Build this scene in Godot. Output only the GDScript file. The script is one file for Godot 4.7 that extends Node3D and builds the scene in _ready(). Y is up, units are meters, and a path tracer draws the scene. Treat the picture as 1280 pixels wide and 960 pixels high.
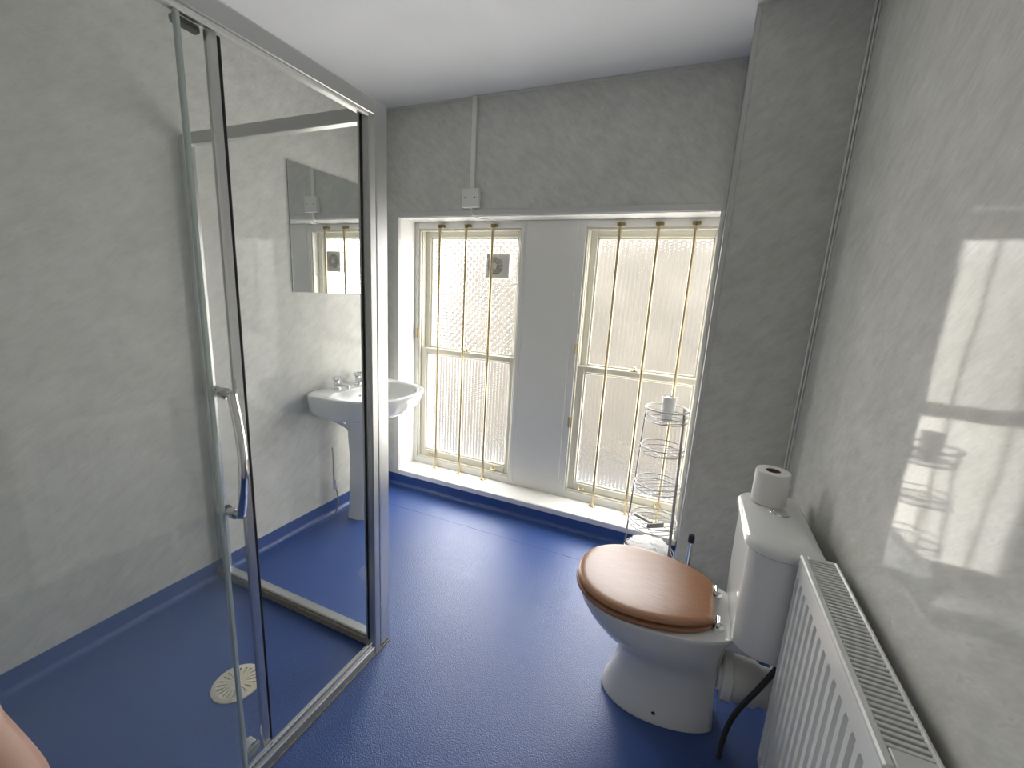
extends Node3D

# ---------------------------------------------------------------- geometry
class Geo:
	var t := PackedVector3Array()      # triangle corners, counter-clockwise seen from outside
	var x := Transform3D()
	func v(p: Vector3) -> Vector3:
		return x * p
	func tri(a: Vector3, b: Vector3, c: Vector3) -> void:
		t.append(x * a); t.append(x * b); t.append(x * c)
	func quad(a: Vector3, b: Vector3, c: Vector3, d: Vector3) -> void:
		tri(a, b, c); tri(a, c, d)
	func flip(from: int) -> void:
		for i in range(from, t.size(), 3):
			var k := t[i + 1]
			t[i + 1] = t[i + 2]
			t[i + 2] = k
	func outward(from: int) -> void:   # a closed shape turned inside out is turned back
		var c := Vector3.ZERO
		for i in range(from, t.size()):
			c += t[i]
		c /= maxf(1.0, t.size() - from)
		var vol := 0.0
		for i in range(from, t.size(), 3):
			vol += (t[i] - c).dot((t[i + 1] - c).cross(t[i + 2] - c))
		if vol < 0.0:
			flip(from)
	func poly(p: Array, c: Vector3) -> void:   # one face of a convex body round c
		var a: Vector3 = p[0]
		var n: Vector3 = (p[1] - a).cross(p[2] - a)
		var m := Vector3.ZERO
		for q in p:
			m += q
		if n.dot(m / p.size() - c) < 0.0:
			p.reverse()
		for i in range(1, p.size() - 1):
			tri(p[0], p[i], p[i + 1])
	func box(c: Vector3, s: Vector3, b := 0.0) -> Geo:
		var from := t.size()
		var h := s * 0.5
		b = minf(b, minf(h.x, minf(h.y, h.z)) * 0.95)
		var P := func(sx, sy, sz, k) -> Vector3:
			var o := Vector3(h.x - b, h.y - b, h.z - b)
			o[k] = h[k]
			return c + Vector3(o.x * sx, o.y * sy, o.z * sz)
		for k in 3:
			for s1 in [-1, 1]:
				var q := []
				for e in [[-1, -1], [1, -1], [1, 1], [-1, 1]]:
					var g := [0, 0, 0]
					g[k] = s1; g[(k + 1) % 3] = e[0]; g[(k + 2) % 3] = e[1]
					q.append(P.call(g[0], g[1], g[2], k))
				poly(q, c)
		if b > 0.0:
			for k in 3:
				var i := (k + 1) % 3
				var j := (k + 2) % 3
				for e in [[-1, -1], [1, -1], [1, 1], [-1, 1]]:
					var g0 := [0, 0, 0]
					g0[i] = e[0]; g0[j] = e[1]; g0[k] = -1
					var g1 := g0.duplicate()
					g1[k] = 1
					poly([P.call(g0[0], g0[1], g0[2], i), P.call(g0[0], g0[1], g0[2], j), P.call(g1[0], g1[1], g1[2], j), P.call(g1[0], g1[1], g1[2], i)], c)
			for sx in [-1, 1]:
				for sy in [-1, 1]:
					for sz in [-1, 1]:
						poly([P.call(sx, sy, sz, 0), P.call(sx, sy, sz, 1), P.call(sx, sy, sz, 2)], c)
		outward(from)
		return self
	func span(a: Vector3, b: Vector3, bev := 0.0) -> Geo:   # a box from corner to corner
		return box((a + b) * 0.5, (b - a).abs(), bev)
	func loft(rings: Array, cap0 := true, cap1 := true, close_end := false) -> Geo:
		var from := t.size()
		var n: int = rings[0].size()
		var m := rings.size()
		for i in (m if close_end else m - 1):
			var r: PackedVector3Array = rings[i]
			var s: PackedVector3Array = rings[(i + 1) % m]
			for j in n:
				var k := (j + 1) % n
				quad(r[j], r[k], s[k], s[j])
		for e in [[cap0, rings[0], true], [cap1, rings[m - 1], false]]:
			if e[0] and not close_end:
				var r: PackedVector3Array = e[1]
				var c := Vector3.ZERO
				for p in r:
					c += p
				c /= n
				for j in n:
					if e[2]:
						tri(c, r[(j + 1) % n], r[j])
					else:
						tri(c, r[j], r[(j + 1) % n])
		outward(from)
		return self
	func lathe(profile: Array, n := 32, axis := Transform3D()) -> Geo:   # [radius, height] pairs round y
		var rings := []
		for p in profile:
			var r := PackedVector3Array()
			for j in n:
				var a := TAU * j / n
				r.append(axis * Vector3(cos(a) * maxf(p[0], 0.00005), p[1], -sin(a) * maxf(p[0], 0.00005)))
			rings.append(r)
		return loft(rings)
	func tube(path: Array, rad, n := 10, closed := false) -> Geo:
		var rings := []
		var m := path.size()
		var up := Vector3.ZERO
		for i in m:
			var a: Vector3 = path[(i - 1 + m) % m] if closed or i > 0 else path[0]
			var b: Vector3 = path[(i + 1) % m] if closed or i < m - 1 else path[m - 1]
			var d := (b - a).normalized()
			if up == Vector3.ZERO:
				up = d.cross(Vector3(0.31, 0.11, 0.94)).normalized()
			up = (up - d * up.dot(d)).normalized()
			var w := d.cross(up)
			var rr: float = rad[i] if rad is Array else rad
			var r := PackedVector3Array()
			for j in n:
				var g := TAU * j / n
				r.append(path[i] + (up * cos(g) + w * sin(g)) * rr)
			rings.append(r)
		return loft(rings, true, true, closed)
	func extrude(p: PackedVector2Array, y0: float, y1: float, at := Transform3D()) -> Geo:   # plan (x, z) outline raised from y0 to y1
		var from := t.size()
		var n := p.size()
		for i in n:
			var a := p[i]
			var b := p[(i + 1) % n]
			quad(at * Vector3(a.x, y0, a.y), at * Vector3(b.x, y0, b.y), at * Vector3(b.x, y1, b.y), at * Vector3(a.x, y1, a.y))
		var k := Geometry2D.triangulate_polygon(p)
		var turn := 0.0
		for i in n:
			turn += p[i].cross(p[(i + 1) % n])
		for i in range(0, k.size(), 3):
			var a := p[k[i]]
			var b := p[k[i + 1]]
			var c := p[k[i + 2]]
			if (b - a).cross(c - a) * turn < 0.0:
				var q := b
				b = c
				c = q
			tri(at * Vector3(a.x, y1, a.y), at * Vector3(b.x, y1, b.y), at * Vector3(c.x, y1, c.y))
			tri(at * Vector3(a.x, y0, a.y), at * Vector3(c.x, y0, c.y), at * Vector3(b.x, y0, b.y))
		outward(from)
		return self
	func mesh(smooth := 40.0) -> ArrayMesh:
		var n := t.size()
		var fn := PackedVector3Array()
		var at := {}
		var keys := []
		keys.resize(n)
		for i in range(0, n, 3):
			fn.append((t[i + 1] - t[i]).cross(t[i + 2] - t[i]))
			for k in 3:
				var p := t[i + k]
				var key := Vector3i(roundi(p.x * 50000.0), roundi(p.y * 50000.0), roundi(p.z * 50000.0))
				keys[i + k] = key
				if not at.has(key):
					at[key] = []
				at[key].append(i / 3)
		var limit := cos(deg_to_rad(smooth))
		var unit := PackedVector3Array()
		for f in fn:
			unit.append(f.normalized())
		var V := PackedVector3Array()
		var N := PackedVector3Array()
		for i in range(0, n, 3):
			if fn[i / 3].length_squared() < 1e-22:
				continue
			var me := unit[i / 3]
			for k in [0, 2, 1]:        # Godot's front faces run clockwise
				var s := Vector3.ZERO
				for f in at[keys[i + k]]:
					if unit[f].dot(me) > limit:
						s += fn[f]
				V.append(t[i + k])
				N.append(s.normalized() if s.length_squared() > 0.0 else me)
		var arr := []
		arr.resize(Mesh.ARRAY_MAX)
		arr[Mesh.ARRAY_VERTEX] = V
		arr[Mesh.ARRAY_NORMAL] = N
		var am := ArrayMesh.new()
		am.add_surface_from_arrays(Mesh.PRIMITIVE_TRIANGLES, arr)
		return am

func geo() -> Geo:
	return Geo.new()

func V3(x: float, y: float, z: float) -> Vector3:
	return Vector3(x, y, z)

# ---------------------------------------------------------------- objects
var taken := {}
func numbered(called: String) -> String:
	taken[called] = taken.get(called, -1) + 1
	return called if taken[called] == 0 else "%s_%03d" % [called, taken[called]]

func part(called: String, g: Geo, m: Material, parent: Node, smooth := 40.0) -> MeshInstance3D:
	var o := MeshInstance3D.new()
	o.name = called if parent != self else numbered(called)
	o.mesh = g.mesh(smooth)
	o.material_override = m
	parent.add_child(o, true)
	return o

func tag(o: Node, label: String, category: String, group := "") -> Node:
	o.set_meta("label", label)
	o.set_meta("category", category)
	if group:
		o.set_meta("group", group)
	return o

func thing(called: String, label: String, category: String, at := Vector3.ZERO, group := "") -> Node3D:
	var o := Node3D.new()
	o.name = numbered(called)
	add_child(o)
	o.position = at
	tag(o, label, category, group)
	return o

func struct(called: String, g: Geo, m: Material, label: String, smooth := 40.0) -> MeshInstance3D:
	var o := part(called, g, m, self, smooth)
	o.set_meta("kind", "structure")
	o.set_meta("label", label)
	o.set_meta("category", called.split("_")[0])
	return o

func struct_node(called: String, label: String) -> Node3D:
	var o := Node3D.new()
	o.name = called
	add_child(o)
	o.set_meta("kind", "structure")
	o.set_meta("label", label)
	o.set_meta("category", called.split("_")[0])
	return o

# ---------------------------------------------------------------- materials
var M := {}
func mat(c: Color, rough: float, metal := 0.0, spec := 0.5) -> StandardMaterial3D:   # c is linear
	var m := StandardMaterial3D.new()
	m.albedo_color = c.linear_to_srgb()
	m.roughness = rough
	m.metallic = metal
	m.metallic_specular = spec
	return m

func noise(seed_: int, freq: float, octaves := 3) -> FastNoiseLite:
	var n := FastNoiseLite.new()
	n.seed = seed_
	n.frequency = freq
	n.fractal_octaves = octaves
	return n

func streaks(size: int, seed_: int, f: Vector2i, s: Vector2i, freq: float) -> PackedFloat32Array:   # a seamless noise pulled out along one direction
	var im := noise(seed_, freq, 2).get_seamless_image(256, 256)
	var out := PackedFloat32Array()
	out.resize(size * size)
	for y in size:
		for x in size:
			var u := posmod((f.x * x + f.y * y) * 256 / size, 256)
			var w := posmod((s.x * x + s.y * y) * 256 / size, 256)
			out[y * size + x] = im.get_pixel(u, w).r
	return out

func marble_texture() -> ImageTexture:
	var n := 1024
	var a := streaks(n, 5, Vector2i(9, 13), Vector2i(-3, 2), 0.03)
	var b := streaks(n, 9, Vector2i(3, 4), Vector2i(-2, 1), 0.03)
	var c := streaks(n, 17, Vector2i(1, 1), Vector2i(-1, 1), 0.02)
	var im := Image.create(n, n, false, Image.FORMAT_RGB8)
	for i in n * n:
		var k := 0.90 + 0.08 * (a[i] - 0.5) + 0.075 * (b[i] - 0.5) + 0.045 * (c[i] - 0.5)
		k -= 0.075 * smoothstep(0.66, 0.86, a[i]) * smoothstep(0.40, 0.75, b[i])
		k += 0.05 * smoothstep(0.62, 0.85, 1.0 - a[i])
		var g := clampf(k, 0.0, 1.0)
		im.set_pixel(i % n, i / n, Color(g, g, g * 0.992))
	im.generate_mipmaps()
	return ImageTexture.create_from_image(im)

func noise_texture(seed_: int, freq: float, octaves: int, size := 512, lo := 0.0, hi := 1.0) -> ImageTexture:
	var src := noise(seed_, freq, octaves).get_seamless_image(size, size)
	var im := Image.create(size, size, false, Image.FORMAT_RGB8)
	for y in size:
		for x in size:
			var g := lerpf(lo, hi, src.get_pixel(x, y).r)
			im.set_pixel(x, y, Color(g, g, g))
	im.generate_mipmaps()
	return ImageTexture.create_from_image(im)

func wood_texture() -> ImageTexture:
	var n := 512
	var a := streaks(n, 31, Vector2i(0, 9), Vector2i(1, 0), 0.02)
	var b := streaks(n, 37, Vector2i(0, 34), Vector2i(2, 0), 0.02)
	var im := Image.create(n, n, false, Image.FORMAT_RGB8)
	for i in n * n:
		var k := clampf(0.5 + 0.7 * (a[i] - 0.5) + 0.6 * (b[i] - 0.5), 0.0, 1.0)
		var c := Color(0.32, 0.150, 0.078).lerp(Color(0.41, 0.205, 0.112), k)
		im.set_pixel(i % n, i / n, c.linear_to_srgb())
	im.generate_mipmaps()
	return ImageTexture.create_from_image(im)

func weave_texture(kind: int) -> ImageTexture:   # relief of patterned glass: 0 slanted dashes that cross, 1 rows of beads
	var n := 256
	var im := Image.create(n, n, false, Image.FORMAT_RGB8)
	for y in n:
		for x in n:
			var k := 0.0
			if kind == 0:
				var cells := 4
				var cx := x * cells / n
				var cy := y * cells / n
				var p := Vector2(fposmod(x * cells / float(n), 1.0) - 0.5, fposmod(y * cells / float(n), 1.0) - 0.5)
				p = p.rotated(PI * 0.25 if (cx + cy) % 2 == 0 else -PI * 0.25)
				k = exp(-pow(p.x / 0.15, 2.0) - pow(p.y / 0.36, 2.0))
			else:
				var u := fposmod(x * 4.0 / n, 1.0) - 0.5
				var row := fposmod(y * 6.0 / n + (0.5 if (x * 4 / n) % 2 == 1 else 0.0), 1.0) - 0.5
				k = exp(-pow(u / 0.24, 2.0)) * (0.55 + 0.45 * exp(-pow(row / 0.26, 2.0)))
			im.set_pixel(x, y, Color(k, k, k))
	im.generate_mipmaps()
	return ImageTexture.create_from_image(im)

func triplanar(m: StandardMaterial3D, per_metre: Vector3, offset := Vector3.ZERO) -> StandardMaterial3D:
	m.uv1_triplanar = true
	m.uv1_world_triplanar = true
	m.uv1_scale = per_metre
	m.uv1_offset = offset
	m.uv1_triplanar_sharpness = 8.0
	return m

func relief(m: StandardMaterial3D, tex: Texture2D, cm: float) -> StandardMaterial3D:
	m.heightmap_enabled = true
	m.heightmap_texture = tex
	m.heightmap_scale = cm
	return m

func obscured(tex: Texture2D, per_metre: float) -> StandardMaterial3D:
	var m := mat(Color(0.985, 0.985, 0.98), 0.12)
	m.transparency = BaseMaterial3D.TRANSPARENCY_ALPHA
	m.albedo_color.a = 0.0
	m.refraction_enabled = true
	m.refraction_scale = 0.05
	triplanar(m, Vector3.ONE * per_metre)
	relief(m, tex, 0.45)
	return m

func make_materials() -> void:
	var marble := marble_texture()
	var ripple := noise_texture(3, 0.012, 3)
	var wall_at := {"left": Vector3(1, 1, 1), "right": Vector3(1, 1, -1), "window": Vector3(-1, 1, 1), "panel": Vector3(1, 1, 1)}
	for k in wall_at:
		var m := mat(Color(0.80, 0.805, 0.78), 0.06, 0.0, 0.26)
		m.albedo_texture = marble
		triplanar(m, wall_at[k] * 0.62, Vector3(0.13, 0.21, 0.37))
		relief(m, ripple, 0.035)
		M["wall_" + k] = m
	M.ceiling = triplanar(mat(Color(0.83, 0.845, 0.88), 0.75), Vector3.ONE * 0.5)
	M.ceiling.albedo_texture = noise_texture(41, 0.01, 3, 256, 0.96, 1.0)
	M.vinyl = triplanar(mat(Color(0.045, 0.118, 0.42), 0.34, 0.0, 0.62), Vector3.ONE * 4.0)
	M.vinyl.albedo_texture = noise_texture(51, 0.25, 2, 512, 0.70, 1.0)
	relief(M.vinyl, noise_texture(52, 0.09, 2), 0.10)
	M.vinyl_weld = mat(Color(0.022, 0.045, 0.13), 0.4)
	M.white = mat(Color(0.79, 0.785, 0.75), 0.28)
	M.white_gloss = mat(Color(0.84, 0.84, 0.83), 0.10)
	M.white_grey = mat(Color(0.62, 0.62, 0.61), 0.3)
	M.plastic = mat(Color(0.78, 0.78, 0.76), 0.35)
	M.cream = mat(Color(0.72, 0.705, 0.62), 0.30)
	M.ceramic = mat(Color(0.80, 0.81, 0.81), 0.07)
	M.rad = mat(Color(0.74, 0.75, 0.75), 0.25)
	M.chrome = mat(Color(0.80, 0.81, 0.83), 0.07, 1.0)
	M.alu = mat(Color(0.74, 0.75, 0.75), 0.26, 0.9)
	M.alu_satin = mat(Color(0.64, 0.65, 0.64), 0.36, 0.9)
	M.brass = mat(Color(0.58, 0.49, 0.33), 0.28, 0.9)
	M.brass_dull = mat(Color(0.20, 0.155, 0.075), 0.45, 0.8)
	M.black = mat(Color(0.012, 0.011, 0.014), 0.4)
	M.dark = mat(Color(0.03, 0.03, 0.03), 0.6)
	M.sealant = triplanar(mat(Color(0.50, 0.46, 0.36), 0.5), Vector3.ONE * 8.0)
	M.sealant.albedo_texture = noise_texture(61, 0.05, 4, 256, 0.55, 1.0)
	M.trap = mat(Color(0.20, 0.20, 0.19), 0.5)
	M.drain = mat(Color(0.78, 0.74, 0.58), 0.35)
	M.wood = triplanar(mat(Color.WHITE, 0.31, 0.0, 0.55), Vector3.ONE * 2.2)
	M.wood.albedo_texture = wood_texture()
	M.wire = mat(Color(0.30, 0.295, 0.30), 0.35, 0.6)
	M.paper = mat(Color(0.84, 0.83, 0.81), 0.9)
	M.card = mat(Color(0.20, 0.15, 0.11), 0.9)
	M.grey_plastic = mat(Color(0.33, 0.33, 0.32), 0.5)
	M.hose = triplanar(mat(Color(0.10, 0.10, 0.095), 0.5), Vector3.ONE * 30.0)
	M.hose.albedo_texture = noise_texture(71, 0.12, 2, 128, 0.3, 1.0)
	M.bag = mat(Color(0.86, 0.86, 0.86), 0.35)
	M.bag.backlight_enabled = true
	M.bag.backlight = Color(1, 1, 1)
	M.mirror = mat(Color(0.86, 0.88, 0.87), 0.0, 1.0)
	M.mirror_edge = mat(Color(0.35, 0.40, 0.38), 0.2, 0.6)
	M.render = triplanar(mat(Color(0.172, 0.148, 0.113), 0.9), Vector3.ONE * 0.3)
	M.render.albedo_texture = noise_texture(81, 0.02, 4, 256, 0.82, 1.0)
	M.paving = mat(Color(0.088, 0.078, 0.064), 0.9)
	M.skin = mat(Color(0.50, 0.27, 0.19), 0.5)
	M.skin.subsurf_scatter_enabled = true
	M.skin.subsurf_scatter_strength = 0.15
	var g := mat(Color(0.56, 0.70, 0.62), 0.0)
	g.transparency = BaseMaterial3D.TRANSPARENCY_ALPHA
	g.albedo_color.a = 0.03
	M.glass = g
	M.filmed_glass = g.duplicate()      # door panes dulled by limescale
	M.filmed_glass.albedo_color = Color(0.66, 0.76, 0.71).linear_to_srgb()
	M.filmed_glass.albedo_color.a = 0.05
	M.glass_weave = obscured(weave_texture(0), 11.0)
	M.glass_bead = obscured(weave_texture(1), 11.0)

# ---------------------------------------------------------------- the room
const XL := -1.855      # left wall
const XR := 0.395       # right wall
const ZW := -2.234      # window wall
const ZB := 0.60        # back wall
const ZP := -1.885      # boxed-in wall beside the window
const XP := 0.045       # its corner
const HC := 2.357       # ceiling
const ZF := -2.400      # face of the window boxes
const SILL := 0.117
const HEAD := 1.752

func look() -> void:
	var cam := Camera3D.new()
	cam.name = "camera"
	add_child(cam)
	cam.position = V3(0, 1.33, 0)
	cam.rotation_order = EULER_ORDER_YXZ
	cam.rotation_degrees = V3(-11.83, 23.0, 3.19)
	cam.fov = rad_to_deg(2.0 * atan(480.0 / 532.2))
	cam.near = 0.005
	cam.current = true
	var e := Environment.new()
	e.background_mode = Environment.BG_SKY
	var sm := ProceduralSkyMaterial.new()
	sm.sky_top_color = Color(0.95, 0.97, 1.0)
	sm.sky_horizon_color = Color(0.96, 0.97, 1.0)
	sm.ground_horizon_color = Color(0.62, 0.62, 0.62)
	sm.ground_bottom_color = Color(0.5, 0.5, 0.5)
	var sky := Sky.new()
	sky.sky_material = sm
	e.sky = sky
	e.background_energy_multiplier = 12.0
	e.tonemap_mode = Environment.TONE_MAPPER_LINEAR
	e.tonemap_exposure = 1.05
	e.sdfgi_enabled = true
	e.ssao_enabled = true
	e.ssil_enabled = true
	var w := WorldEnvironment.new()
	w.name = "environment"
	w.environment = e
	add_child(w)

func cove(a: Vector3, b: Vector3, inward: Vector3, h := 0.08) -> Geo:   # vinyl turned up the wall in a hollow curve
	var prof := [Vector2(0.0, h), Vector2(0.0025, h), Vector2(0.003, h - 0.002)]
	for i in 7:
		var k := deg_to_rad(90.0 * i / 6.0)
		prof.append(Vector2(0.028 - 0.025 * cos(k), 0.028 - 0.025 * sin(k)))
	prof.append(Vector2(0.05, 0.0006))
	prof.append(Vector2(0.05, 0.0))
	prof.append(Vector2(0.0, 0.0))
	var r := [PackedVector3Array(), PackedVector3Array()]
	for p in prof:
		r[0].append(a + inward * p.x + Vector3.UP * p.y)
		r[1].append(b + inward * p.x + Vector3.UP * p.y)
	var g := geo()
	var from := 0
	for j in prof.size():
		var k := (j + 1) % prof.size()
		g.quad(r[0][j], r[0][k], r[1][k], r[1][j])
	g.outward(from)
	return g

func floor_shape(T: float) -> Geo:   # slab with a square sump under the shower drain
	var g := geo()
	var x0 := -1.262 - 0.050
	var x1 := -1.262 + 0.050
	var z0 := -0.754 - 0.050
	var z1 := -0.754 + 0.050
	g.span(V3(XL - T, -0.2, -2.72), V3(XR + T, 0, z0))
	g.span(V3(XL - T, -0.2, z1), V3(XR + T, 0, ZB + T))
	g.span(V3(XL - T, -0.2, z0), V3(x0, 0, z1))
	g.span(V3(x1, -0.2, z0), V3(XR + T, 0, z1))
	g.span(V3(x0, -0.2, z0), V3(x1, -0.10, z1))
	return g

func room() -> void:
	var T := 0.30
	var fl := struct("floor", floor_shape(T), M.vinyl, "blue speckled vinyl floor with coved edges")
	var weld := geo().span(V3(XL + 0.05, -0.004, -1.986), V3(XR - 0.35, 0.0004, -1.983))
	part("weld_seam", weld, M.vinyl_weld, fl)
	struct("ceiling", geo().span(V3(XL - T, HC, -2.72), V3(XR + T, HC + 0.2, ZB + T)), M.ceiling, "plain white ceiling")
	struct("wall_left", geo().span(V3(XL - T, 0, -2.72), V3(XL, HC, ZB + T)), M.wall_left, "pale marbled wall panelling behind the shower and basin")
	struct("wall_right", geo().span(V3(XR, 0, -2.72), V3(XR + T, HC, ZB + T)), M.wall_right, "glossy pale marbled wall panelling behind the toilet and radiator")
	struct("wall_back", geo().span(V3(XL, 0, ZB), V3(XR, HC, ZB + T)), M.wall_window, "pale marbled wall panelling with the door")
	var ww := geo()
	ww.span(V3(XL, 0, -2.70), V3(-1.765, HC, ZW))
	ww.span(V3(-1.765, 1.758, -2.70), V3(XR, HC, ZW))
	ww.span(V3(-1.765, 0, -2.70), V3(XR, 0.078, ZW))
	struct("wall_window", ww, M.wall_window, "grey marbled wall panelling round the window recess")
	struct("wall_boxing", geo().span(V3(XP, 0, -2.70), V3(XR, HC, ZP)), M.wall_panel, "dark marbled boxed-in wall between the window and the right wall")
	# coved skirting
	struct("baseboard_left", cove(V3(XL, 0, ZB), V3(XL, 0, ZW), V3(1, 0, 0)), M.vinyl, "blue vinyl skirting coved up the left wall", 50.0)
	struct("baseboard_window", cove(V3(XL, 0, ZW), V3(XP, 0, ZW), V3(0, 0, 1)), M.vinyl, "blue vinyl skirting coved up below the window sill", 50.0)
	struct("baseboard_boxing", cove(V3(XP, 0, ZP), V3(XR, 0, ZP), V3(0, 0, 1)), M.vinyl, "blue vinyl skirting along the boxed-in wall", 50.0)
	struct("baseboard_return", cove(V3(XP, 0, ZW), V3(XP, 0, ZP), V3(-1, 0, 0)), M.vinyl, "short blue vinyl skirting on the return of the boxed-in wall", 50.0)
	struct("baseboard_right", cove(V3(XR, 0, ZP), V3(XR, 0, ZB), V3(-1, 0, 0)), M.vinyl, "blue vinyl skirting coved up the right wall", 50.0)
	# trims
	var t1 := geo()
	t1.span(V3(XP - 0.003, 0.08, ZP - 0.024), V3(XP, HC, ZP + 0.003), 0.0012)
	t1.span(V3(XP - 0.003, 0.08, ZP), V3(XP + 0.015, HC, ZP + 0.003), 0.0012)
	struct("trim_1", t1, M.white_grey, "white angle trim on the outer corner of the boxed-in wall")
	var t2 := geo()
	t2.span(V3(XR - 0.016, 0.08, ZP), V3(XR - 0.008, HC, ZP + 0.007), 0.003)
	t2.span(V3(XR - 0.006, 0.08, ZP), V3(XR, HC, ZP + 0.014), 0.003)
	struct("trim_2", t2, M.white, "thin white strip in the corner of boxed-in wall and right wall")
	struct("trim_3", geo().span(V3(XL, HC - 0.012, ZW), V3(XP, HC, ZW + 0.008), 0.002), M.white_grey, "thin white strip where the window wall meets the ceiling")
	struct("trim_6", geo().span(V3(XL, 0.08, ZW), V3(XL + 0.006, HC, ZW + 0.010), 0.002), M.white_grey, "thin white strip in the corner of left wall and window wall")
	struct("trim_7", geo().span(V3(XP - 0.008, 0.10, ZW), V3(XP, HC - 0.012, ZW + 0.007), 0.002), M.white_grey, "thin white strip in the corner of window wall and boxed-in wall")
	var t4 := geo()
	t4.span(V3(-1.794, SILL, ZW - 0.02), V3(-1.759, 1.784, ZW + 0.006), 0.002)
	t4.span(V3(-1.759, HEAD, ZW - 0.02), V3(XP - 0.006, 1.784, ZW + 0.006), 0.002)
	t4.span(V3(XP - 0.020, SILL, ZW - 0.02), V3(XP - 0.006, HEAD, ZW + 0.006), 0.002)
	struct("trim_4", t4, M.white_grey, "white edging strip framing the window recess")
	var t5 := geo()
	t5.span(V3(-1.766, SILL - 0.01, -2.56), V3(-1.759, HEAD + 0.006, ZW - 0.001))
	t5.span(V3(-1.766, HEAD, -2.56), V3(XP, HEAD + 0.007, ZW - 0.001))
	t5.span(V3(XP - 0.008, SILL - 0.01, -2.56), V3(XP, HEAD, ZW - 0.001))
	struct("trim_5", t5, M.white_gloss, "white lining boards of the window recess")
	# the door behind the photographer
	var d := struct_node("door_1", "plain white door with a lever handle")
	d.position = V3(-0.15, 0, ZB)
	part("leaf", geo().span(V3(-0.38, 0.006, -0.012), V3(0.38, 1.98, -0.001), 0.003), M.white, d)
	var fr := geo()
	fr.span(V3(-0.45, 0.001, -0.02), V3(-0.385, 2.05, -0.001), 0.004)
	fr.span(V3(0.385, 0.001, -0.02), V3(0.45, 2.05, -0.001), 0.004)
	fr.span(V3(-0.385, 1.985, -0.02), V3(0.385, 2.05, -0.001), 0.004)
	part("architrave", fr, M.white, d)
	part("handle", geo().tube([V3(0.32, 1.0, -0.012), V3(0.32, 1.0, -0.05), V3(0.30, 1.0, -0.055), V3(0.20, 1.0, -0.055)], 0.009, 10), M.chrome, d)

# ---------------------------------------------------------------- windows
func sash(called: String, w: Node3D, x0: float, x1: float, y0: float, y1: float, z: float, stile: float, top: float, bottom: float, glass: Material, right_stile: float) -> MeshInstance3D:
	var g := geo()
	var d := 0.036
	g.span(V3(x0, y0, z - d), V3(x0 + stile, y1, z), 0.004)
	g.span(V3(x1 - right_stile, y0, z - d), V3(x1, y1, z), 0.004)
	g.span(V3(x0 + stile, y1 - top, z - d), V3(x1 - right_stile, y1, z), 0.004)
	g.span(V3(x0 + stile, y0, z - d), V3(x1 - right_stile, y0 + bottom, z), 0.004)
	# glazing bead
	var b := 0.010
	g.span(V3(x0 + stile, y0 + bottom, z - 0.024), V3(x0 + stile + b, y1 - top, z - 0.008), 0.003)
	g.span(V3(x1 - right_stile - b, y0 + bottom, z - 0.024), V3(x1 - right_stile, y1 - top, z - 0.008), 0.003)
	g.span(V3(x0 + stile, y1 - top - b, z - 0.024), V3(x1 - right_stile, y1 - top, z - 0.008), 0.003)
	g.span(V3(x0 + stile, y0 + bottom, z - 0.024), V3(x1 - right_stile, y0 + bottom + b, z - 0.008), 0.003)
	var s := part(called, g, M.cream, w)
	part("pane", geo().span(V3(x0 + stile - 0.003, y0 + bottom - 0.003, z - 0.021), V3(x1 - right_stile + 0.003, y1 - top + 0.003, z - 0.016)), glass, s)
	return s

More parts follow.
